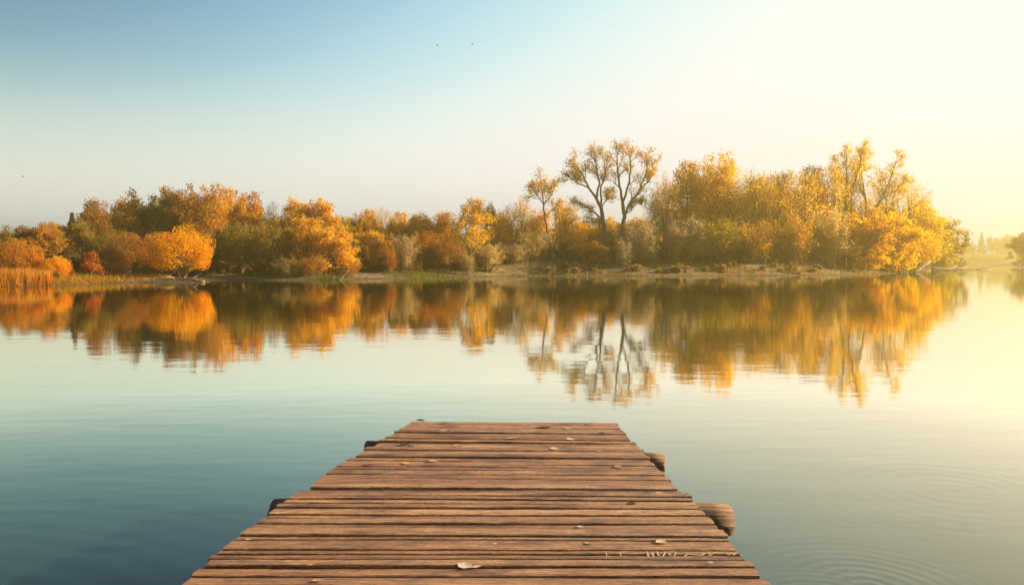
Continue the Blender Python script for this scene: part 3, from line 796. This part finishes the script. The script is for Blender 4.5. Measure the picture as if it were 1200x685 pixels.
# --- birds
def bird(name, label, px, py, D, span, rz):
    p = at_depth(px, py, D)
    # one continuous body: nose -> tail profile with raised wings
    mb = MB(); L = span * .55
    prof = [(-.5, .004), (-.42, .035), (-.3, .05), (-.1, .085), (.1, .08), (.3, .045), (.42, .03), (.55, .05)]
    mb.tube([(a * L, 0, .02 * math.sin(a * 3) * L) for a, _ in prof], [b * L * 1.3 for _, b in prof], 8)
    for s in (-1, 1):
        st = [(0, .16, .0), (.25, .19, .12), (.55, .15, .17), (.8, .09, .13), (1, .01, .05)]
        V = []
        for (t, ch, z) in st:
            y = s * (t * span * .5); x0 = -.12 * L + t * t * .25 * L
            V += [(x0 - ch * L, y, z * span), (x0 + ch * L, y, z * span), (x0, y, z * span + .015 * L + .02 * L * (1 - t))]
        fs = []
        for i in range(4):
            a, b = i * 3, i * 3 + 3
            fs += [[a, a + 2, b + 2, b], [a + 2, a + 1, b + 1, b + 2], [a + 1, a, b, b + 1]]
        mb.add(V, fs)
    o = obj(name, mb.mesh(name, M_BIRD), loc=tuple(p)); o.rotation_euler = (R(8), 0, rz)
    tag(o, label, 'bird', 'birds flying over the lake'); return o
bird('bird', 'dark bird high in the sky, the left one of two close together', 512.5, 53.5, 150, .85, R(20))
bird('bird', 'dark bird high in the sky, the right one of two close together', 553.5, 52, 160, .85, R(200))
bird('bird', 'faint bird flying low over the trees near the left edge', 27, 207, 210, 1.1, R(190))

# ------------------------------------------------------------------ dock
DZ = .75
dock = empty('wooden_dock', (0, 5.5, 0)); tag(dock, 'old wooden plank dock on round logs reaching out over the lake', 'dock')
def local(v): v = np.asarray(v, float).copy(); v[..., 1] -= 5.5; return v
pFL, pFR = at_height(482, 493, DZ), at_height(724, 495.5, DZ); pNL, pNR = at_height(213, 685, DZ), at_height(905, 685, DZ)
EDGE_L = [at_height(a, b, DZ) for a, b in ((482, 493), (446, 516), (391, 548), (320, 598), (247, 652.5), (211, 685))]
EDGE_R = [at_height(a, b, DZ) for a, b in ((724, 495.5), (736, 511), (751, 526), (771, 548), (815, 590), (851, 627.7), (904, 684))]
def edge(side, Y):
    E = EDGE_L if side < 0 else EDGE_R
    ys = [e[1] for e in E]; a = max((i for i in range(len(E) - 1) if ys[i] >= Y), default=0)
    p, q = E[a], E[a + 1]
    if Y < ys[-1]: p, q = E[0], E[-1]
    x = p[0] + (Y - p[1]) / (q[1] - p[1]) * (q[0] - p[0])
    if Y < ys[-1]: x = E[-1][0] + (Y - ys[-1]) * (E[0][0] - E[-1][0]) / (ys[0] - ys[-1])
    return x
def make_deck():
    r = np.random.default_rng(9); Vs = []; Fs = []; off = 0; Y = pFL[1] + .0; yA, yB = at_height(780, 643.3, DZ)[1], at_height(780, 653.6, DZ)[1]; tilt0 = (pFR[1] - pFL[1])
    while Y > -3.2:
        far = np.clip((Y - 3.5) / 3.6, 0, 1)
        w = r.choice([.075, .09, .10, .115, .14]) * r.uniform(.92, 1.08) * (.84 + .14 * far)
        gap = r.choice([.008, .014, .020, .028], p=[.25, .35, .25, .15]) * (1 + .3 * far)
        flat = False
        for yy in (yA, yB):
            if Y > yy + 1e-6 > Y - w - .05: w = Y - yy
        if abs(Y - yA) < 1e-4: flat = True
        tilt = tilt0 * far + r.normal(0, .006)
        yc = Y - w / 2
        xl = edge(-1, yc) + r.normal(0, .009); xr = edge(1, yc) + r.normal(0, .009); kl = (edge(-1, yc + .03) - edge(-1, yc - .03)) / .06; kr = (edge(1, yc + .03) - edge(1, yc - .03)) / .06
        nx = 46; xs = np.linspace(xl, xr, nx); ph = r.uniform(0, 6.28, 6)
        t = (xs - xl) / (xr - xl)
        wob = lambda k: .0022 * np.sin(xs * (2.1 + k) + ph[k]) + .0012 * np.sin(xs * (7 + k * 2) + ph[k + 3]) + r.normal(0, .0007, nx)
        y1 = yc + w / 2 - gap / 2 + tilt * (t - .0) + wob(0); y0 = yc - w / 2 + gap / 2 + tilt * (t - .0) + wob(1)
        th = .045; zt = DZ + r.normal(0, .0034) + .003 * np.sin(xs * 1.3 + ph[2]) ; roll = r.normal(0, .0022); cup = r.normal(0, .0012)
        rd = .010
        if flat: zt = DZ + 0 * xs; roll = cup = 0; tilt = 0
        prof = [(0, -th), (0, -rd), (.25 * rd / w * 1, -.35 * rd), (rd / w, 0), (.25, cup), (.5, cup * 1.4), (.75, cup), (1 - rd / w, 0), (1 - .25 * rd / w, -.35 * rd), (1, -rd), (1, -th)]
        m = len(prof); V = np.zeros((nx, m, 3))
        for j, (a, dz) in enumerate(prof):
            V[:, j, 1] = y0 + (y1 - y0) * a; V[:, j, 0] = xs + (V[:, j, 1] - yc) * (kl * (1 - t) + kr * t)
            V[:, j, 2] = zt + dz + roll * (a - .5) * 2 + (r.normal(0, .0005, nx) if 2 < j < 8 and not flat else 0)
        V[0, :, 0] += r.normal(0, .002, m); V[-1, :, 0] += r.normal(0, .002, m)
        idx = lambda i, j: off + i * m + j % m
        for i in range(nx - 1):
            for j in range(m): Fs.append([idx(i, j), idx(i + 1, j), idx(i + 1, j + 1), idx(i, j + 1)])
        Fs.append([idx(0, j) for j in range(m)]); Fs.append([idx(nx - 1, j) for j in range(m)][::-1])
        Vs.append(V.reshape(-1, 3)); off += nx * m; Y -= w
    V = np.concatenate(Vs)
    me = mesh_np('deck', local(V), Fs, M_PLANK, False); obj('deck', me, dock)
make_deck()
def make_log(pl, pr, rad, seed):
    r = np.random.default_rng(seed); n = 26; sides = 22
    pl, pr = np.array(pl), np.array(pr); mb = MB(); c = (pl + pr) / 2; d = pr - pl
    ph = r.uniform(0, 6.28, 5); V = []
    ax = norm(d); b = np.array([0, 0, 1.]); a = np.cross(b, ax)
    for i in range(n):
        t = i / (n - 1); e = 1.0
        for j in range(sides):
            th = j / sides * 6.28318
            q = rad * (1 + .035 * math.sin(3 * th + ph[0]) + .03 * math.sin(5 * th + ph[1] + t * 3) + .025 * math.sin(9 * t + ph[2])) * (.93 if i in (0, n - 1) else 1)
            V.append(d * (t - .5) + (a * math.cos(th) + b * math.sin(th)) * q + ax * (r.normal(0, .003)))
    fs = [[i * sides + j, i * sides + (j + 1) % sides, (i + 1) * sides + (j + 1) % sides, (i + 1) * sides + j] for i in range(n - 1) for j in range(sides)]
    fs += [list(range(sides))[::-1], [(n - 1) * sides + j for j in range(sides)]]
    mb.add(V, fs); o = obj('log', mb.mesh('log', M_LOG), dock, loc=tuple(local(c)))
    return o
zl = .47
a, b = at_height(320, 601, zl), at_height(856, 609, zl); make_log(a, b, .108, 31)
zl = .50
a, b = at_height(430, 525.5, zl), at_height(779, 542, zl); make_log(a, b, .083, 32)
make_log((-1.9, 2.4, .47), (1.6, 2.35, .47), .10, 33)
for fx in (.16, .5, .84):
    mb = MB(); p0 = np.array([edge(-1, 6.95) * (1 - fx) + edge(1, 6.95) * fx, 6.95, .64]); p1 = np.array([edge(-1, -3) * (1 - fx) + edge(1, -3) * fx, -3, .64])
    c = (p0 + p1) / 2; V = []
    for q in (p0, p1):
        for (sx, sz) in ((-.05, -.062), (.05, -.062), (.05, .062), (-.05, .062)): V.append(q - c + [sx, 0, sz])
    mb.add(V, [[0, 1, 2, 3], [7, 6, 5, 4], [0, 4, 5, 1], [1, 5, 6, 2], [2, 6, 7, 3], [3, 7, 4, 0]])
    obj('stringer', mb.mesh('stringer', M_LOG, False), dock, loc=tuple(local(c)))
for (x, y) in ((-.85, 6.5), (.85, 6.35), (-1.15, 5.2), (1.0, 5.2), (-1.4, 2.4), (1.15, 2.4)):
    mb = MB(); mb.tube([(0, 0, -1.6), (0, 0, -.6), (0, 0, .0), (0, 0, .36)], [.09, .088, .085, .08], 14)
    obj('post', mb.mesh('post', M_LOG), dock, loc=tuple(local((x, y, 0))))

# faded painted letters on a plank near the camera, too worn to read
def make_marks():
    mb = MB()
    def letter():
        nonlocal mb
        o = obj('painted_letter', mb.mesh('painted_letter', M_CHALK, False), dock); o.location = (0, -5.5, 0); mb = MB()
    def stroke(pts, w):
        pts = [np.array(at_height(a, b, DZ + .0012)) for a, b in pts]
        for p, q in zip(pts[:-1], pts[1:]):
            d = norm(q - p); nrm = np.array([-d[1], d[0], 0]) * w / 2
            mb.add([p - nrm, p + nrm, q + nrm, q - nrm], [[0, 3, 2, 1]])
    def arc(cx, cy, rx, ry, a0, a1, n=7): return [(cx + rx * math.cos(R(t)), cy - ry * math.sin(R(t))) for t in np.linspace(a0, a1, n)]
    y0, y1 = 645.5, 651.5
    stroke([(710, y0), (711, y1), (716, y1 - .5)], .006); letter()
    stroke(arc(731, 648.2, 4.5, 3, 60, 300), .006); letter()
    stroke([(758, y0), (760, y1)], .009); stroke([(764, y0), (766, y1)], .009); stroke([(759, 648.5), (765, 648.5)], .007); letter()
    stroke([(770, y0), (772, y1 - 1), (777, y1), (780, y0)], .009); letter()
    stroke(arc(788, 648, 4, 3, 0, 360, 10), .008); letter()
    stroke([(802, 651.3), (806, 648), (815, 649.5), (822, 650), (826, 647.5)], .010); letter()
    stroke([(829, y0 + .5), (834, y1 - 1)], .007); stroke([(840, y0 + .5), (830, y1 - 1)], .006); letter()
    stroke([(850, y0), (854, 650), (857, 646.5), (860, 650), (863, y0)], .007); letter()
make_marks()

# fallen leaves on the planks
def leaf_mesh(seed):
    r = np.random.default_rng(seed); n = 9; V = []; Fs = []
    curl = r.uniform(.5, 1.6); wv = r.uniform(0, 6.28)
    for i in range(n):
        t = i / (n - 1); w = .36 * math.sin(math.pi * min(t * 1.02, 1)) ** .75 * (1 + .16 * math.sin(t * 17 + wv)) + .012
        for j, s in enumerate((-1, -.5, 0, .5, 1)):
            x = (t - .5); y = s * w; z = .10 * curl * abs(s) ** 2 * w * 2 + .22 * curl * (t - .45) ** 2 + .03 * math.sin(s * 4 + t * 9 + wv)
            V.append((x, y, z))
    for i in range(n - 1):
        for j in range(4): a = i * 5 + j; Fs.append([a, a + 1, a + 6, a + 5])
    mb = MB(); mb.add(V, Fs); mb.tube([(-.5, 0, .06 * curl), (-.62, .02, .09 * curl), (-.75, .05, .1 * curl)], [.012, .010, .009], 4)
    Vall = np.concatenate(mb.v); Vall[:, 2] -= Vall[:, 2].min()
    me = mesh_np('leaf', Vall, mb.f, M_DRYLEAF, True)
    return me
LM = [leaf_mesh(i) for i in range(5)]
lc = dict(pale=(.50, .37, .25), white=(.62, .52, .42), dark=(.045, .025, .018), brown=(.14, .055, .03), orange=(.55, .24, .08), tan=(.38, .25, .13))
LEAVES = [(545, 663, .075, 'white', 'pale crumpled leaf, the largest on the near planks'), (559, 664, .045, 'white', 'pale leaf end curling up beside the largest crumpled leaf'),
    (563, 622, .05, 'pale', 'flat pale leaf left of centre above the wide dark plank gap'), (580, 637, .028, 'white', 'tiny whitish leaf standing up in a plank gap'),
    (775, 635, .062, 'pale', 'long pale leaf above the faded writing'), (833, 659, .03, 'pale', 'small pale scrap in the gap below the faded writing'),
    (759, 577, .05, 'dark', 'blackish leaf in the gap near the right edge, beside a pale curl'), (773, 578, .05, 'pale', 'pale curled leaf beside the blackish one near the right edge'),
    (740, 590, .055, 'dark', 'dark flat leaf on the reddish plank near the right edge'), (727, 547, .085, 'pale', 'tan bent leaf with a dark stalk in front of the far log'),
    (702, 529, .04, 'orange', 'tiny orange leaf in a gap left of the far log'), (639, 500, .09, 'brown', 'dark red-brown leaf standing near the far end'),
    (667, 502, .075, 'pale', 'pale leaf next to the dark red-brown one at the far end'), (601, 513, .10, 'pale', 'wide flat pale leaf in the middle of the far planks'),
    (650, 526, .075, 'white', 'white sliver of a leaf along a far plank gap'), (669, 515, .07, 'pale', 'small pale leaf behind the white sliver'),
    (691, 496.5, .06, 'tan', 'tan leaf at the very end of the dock'), (704, 508, .06, 'dark', 'little dark leaf near the far right corner'),
    (493, 492.5, .08, 'dark', 'dark leaf on the far left corner of the dock'), (521, 495.5, .06, 'brown', 'brown upright leaf on the last plank'),
    (522, 504, .09, 'pale', 'pale bent leaf near the far left corner'), (474, 520.5, .07, 'dark', 'dark leaf in a gap inside the left log, the left of two'),
    (481, 523, .07, 'dark', 'dark leaf in a gap inside the left log, the right of two'), (432, 545, .085, 'brown', 'reddish brown crumpled leaf at the left edge past the near log'),
    (477, 543, .07, 'orange', 'orange leaf in a gap on the left half of the dock'), (537, 522.5, .07, 'orange', 'orange scrap of leaf on a bleached far plank'),
    (508, 540, .07, 'tan', 'tan leaf near the orange one on the left half'), (348, 584, .055, 'tan', 'light tan leaf by the end of the near left log'),
    (366, 661, .05, 'orange', 'rusty orange leaf in the wide gap near the lower left'), (373, 680, .05, 'tan', 'tan torn leaf on the nearest plank'),
    (291, 632, .03, 'tan', 'tiny leaf scrap at the left edge of the near planks'), (680, 617, .03, 'white', 'white fleck of leaf on the middle near planks'), (690, 636.5, .04, 'tan', 'faint tan leaf right of the white fleck')]
r = random.Random(4)
for i, (px, py, s, c, lb) in enumerate(LEAVES):
    p = at_height(px, py, DZ + .002)
    o = obj('fallen_leaf', LM[i % 5], loc=(p[0], p[1], DZ + .004), color=lc[c]); s *= 1.15; o.scale = (s, s, s * r.uniform(.4, .8)); o.rotation_euler = (r.uniform(-.12, .12), r.uniform(-.12, .12), r.uniform(-.7, .7) + (3.14 if r.random() < .5 else 0))
    tag(o, lb, 'leaf', 'fallen leaves on the dock')

# ------------------------------------------------------------------ added flare veil, light, sky, camera
SKY_K, SKY_P = [(.505, .90), (.45, .875), (.385, .815)], 2.5
SUN_AZ, SUN_EL = R(80), R(18)
VEIL_DENS, VEIL_G, VEIL_COL = .0021, .78, (1, .81, .27)
def make_flare_veil():  # added scattering volume, stands in for the yellow lens flare on the right
    x0, x1, y0, y1, z0, z1 = -400, 420, -30, 680, -2.5, 26
    V = [(x0, y0, z0), (x1, y0, z0), (x1, y1, z0), (x0, y1, z0), (x0, y0, z1), (x1, y0, z1), (x1, y1, z1), (x0, y1, z1)]
    m, nt, ns, L = new_mat('flare_veil'); out = N(ns, 'ShaderNodeOutputMaterial'); v = N(ns, 'ShaderNodeVolumePrincipled')
    v.inputs['Color'].default_value = (*VEIL_COL, 1); v.inputs['Density'].default_value = VEIL_DENS; v.inputs['Anisotropy'].default_value = VEIL_G; v.inputs['Absorption Color'].default_value = (.4, .4, .4, 1)
    L.new(v.outputs[0], out.inputs['Volume'])
    o = obj('flare_veil', mesh_np('flare_veil', V, [[0, 3, 2, 1], [4, 5, 6, 7], [0, 1, 5, 4], [1, 2, 6, 5], [2, 3, 7, 6], [3, 0, 4, 7]], m)); tag(o, 'added golden veil volume standing in for the sun flare', 'flare_veil', None, 'stuff')
make_flare_veil()

sd = Vector((math.sin(SUN_AZ) * math.cos(SUN_EL), math.cos(SUN_AZ) * math.cos(SUN_EL), math.sin(SUN_EL)))
sun = bpy.data.lights.new('sun', 'SUN'); sun.energy = 5.0; sun.angle = R(.5); sun.color = (1, .74, .42)
so = bpy.data.objects.new('sun', sun); COL.objects.link(so); so.rotation_euler = sd.to_track_quat('Z', 'Y').to_euler(); so.location = (60, 40, 60)

w = bpy.data.worlds.new('World'); scene.world = w; w.use_nodes = True; nt = w.node_tree; ns = nt.nodes; ns.clear(); L = nt.links
sky = N(ns, 'ShaderNodeTexSky', sky_type='NISHITA'); sky.sun_disc = False; sky.sun_elevation = SUN_EL; sky.sun_rotation = SUN_AZ
sky.air_density = 1.0; sky.dust_density = 1.0; sky.ozone_density = 1.0; sky.altitude = 50
bg = N(ns, 'ShaderNodeBackground'); bg.inputs['Strength'].default_value = .05
# tone curve on the sky colour: soft shoulder per channel
sepc = N(ns, 'ShaderNodeSeparateColor'); 
# ... after a glow put into the sky: brighter right, dimmer left
tcw = N(ns, 'ShaderNodeTexCoord'); dotn = N(ns, 'ShaderNodeVectorMath', operation='DOT_PRODUCT'); L.new(tcw.outputs['Generated'], dotn.inputs[0])
ga = R(52); dotn.inputs[1].default_value = (math.sin(ga), math.cos(ga), 0)
mr = N(ns, 'ShaderNodeMapRange', interpolation_type='SMOOTHSTEP'); mr.inputs[1].default_value = -.1; mr.inputs[2].default_value = 1.0; mr.inputs[3].default_value = .56; mr.inputs[4].default_value = 1.36
L.new(dotn.outputs['Value'], mr.inputs[0])
gm = N(ns, 'ShaderNodeVectorMath', operation='SCALE'); L.new(sky.outputs[0], gm.inputs[0]); L.new(mr.outputs[0], gm.inputs['Scale'])
L.new(gm.outputs[0], sepc.inputs[0]); comb = N(ns, 'ShaderNodeCombineColor')
for i, (k, top) in enumerate(SKY_K):
    a = N(ns, 'ShaderNodeMath', operation='MULTIPLY'); L.new(sepc.outputs[i], a.inputs[0]); a.inputs[1].default_value = k
    p = N(ns, 'ShaderNodeMath', operation='POWER'); L.new(a.outputs[0], p.inputs[0]); p.inputs[1].default_value = SKY_P
    e = N(ns, 'ShaderNodeMath', operation='POWER'); e.inputs[0].default_value = math.exp(-1); L.new(p.outputs[0], e.inputs[1])
    q = N(ns, 'ShaderNodeMath', operation='MULTIPLY_ADD'); L.new(e.outputs[0], q.inputs[0]); q.inputs[1].default_value = -top * 8; q.inputs[2].default_value = top * 8
    L.new(q.outputs[0], comb.inputs[i])
# cream tone mixed into the sky low over the horizon
sepd = N(ns, 'ShaderNodeSeparateXYZ'); L.new(tcw.outputs['Generated'], sepd.inputs[0])
hb = N(ns, 'ShaderNodeMapRange', interpolation_type='SMOOTHSTEP'); hb.inputs[1].default_value = -.02; hb.inputs[2].default_value = .25; hb.inputs[3].default_value = .9; hb.inputs[4].default_value = 0
L.new(sepd.outputs['Z'], hb.inputs[0])
cs = N(ns, 'ShaderNodeMapRange', interpolation_type='SMOOTHSTEP'); cs.inputs[1].default_value = -.1; cs.inputs[2].default_value = 1.0; cs.inputs[3].default_value = .98 * 8; cs.inputs[4].default_value = .93 * 8
L.new(dotn.outputs['Value'], cs.inputs[0])
cr = N(ns, 'ShaderNodeVectorMath', operation='SCALE'); cr.inputs[0].default_value = (1.0, .92, .77); L.new(cs.outputs[0], cr.inputs['Scale'])
hz = N(ns, 'ShaderNodeMix', data_type='RGBA'); L.new(hb.outputs[0], hz.inputs[0]); L.new(comb.outputs[0], hz.inputs[6]); L.new(cr.outputs[0], hz.inputs[7])
out = N(ns, 'ShaderNodeOutputWorld'); L.new(hz.outputs[2], bg.inputs['Color']); L.new(bg.outputs[0], out.inputs['Surface'])

cam = bpy.data.cameras.new('camera'); cam.sensor_width = 36; cam.lens = F / 1200 * 36; cam.clip_start = .05; cam.clip_end = 12000
co = bpy.data.objects.new('camera', cam); COL.objects.link(co); co.location = (0, 0, CAM_H); co.rotation_euler = (R(90) - PITCH, 0, 0)
scene.camera = co

scene.render.engine = 'CYCLES'; cy = scene.cycles
cy.use_denoising = True; cy.max_bounces = 6; cy.diffuse_bounces = 2; cy.glossy_bounces = 3; cy.transmission_bounces = 3; cy.volume_bounces = 0
cy.caustics_reflective = False; cy.sample_clamp_indirect = 4
vs = scene.view_settings; vs.view_transform = 'Standard'; vs.look = 'None'; vs.gamma = 1; vs.use_curve_mapping = False; vs.exposure = 1.55
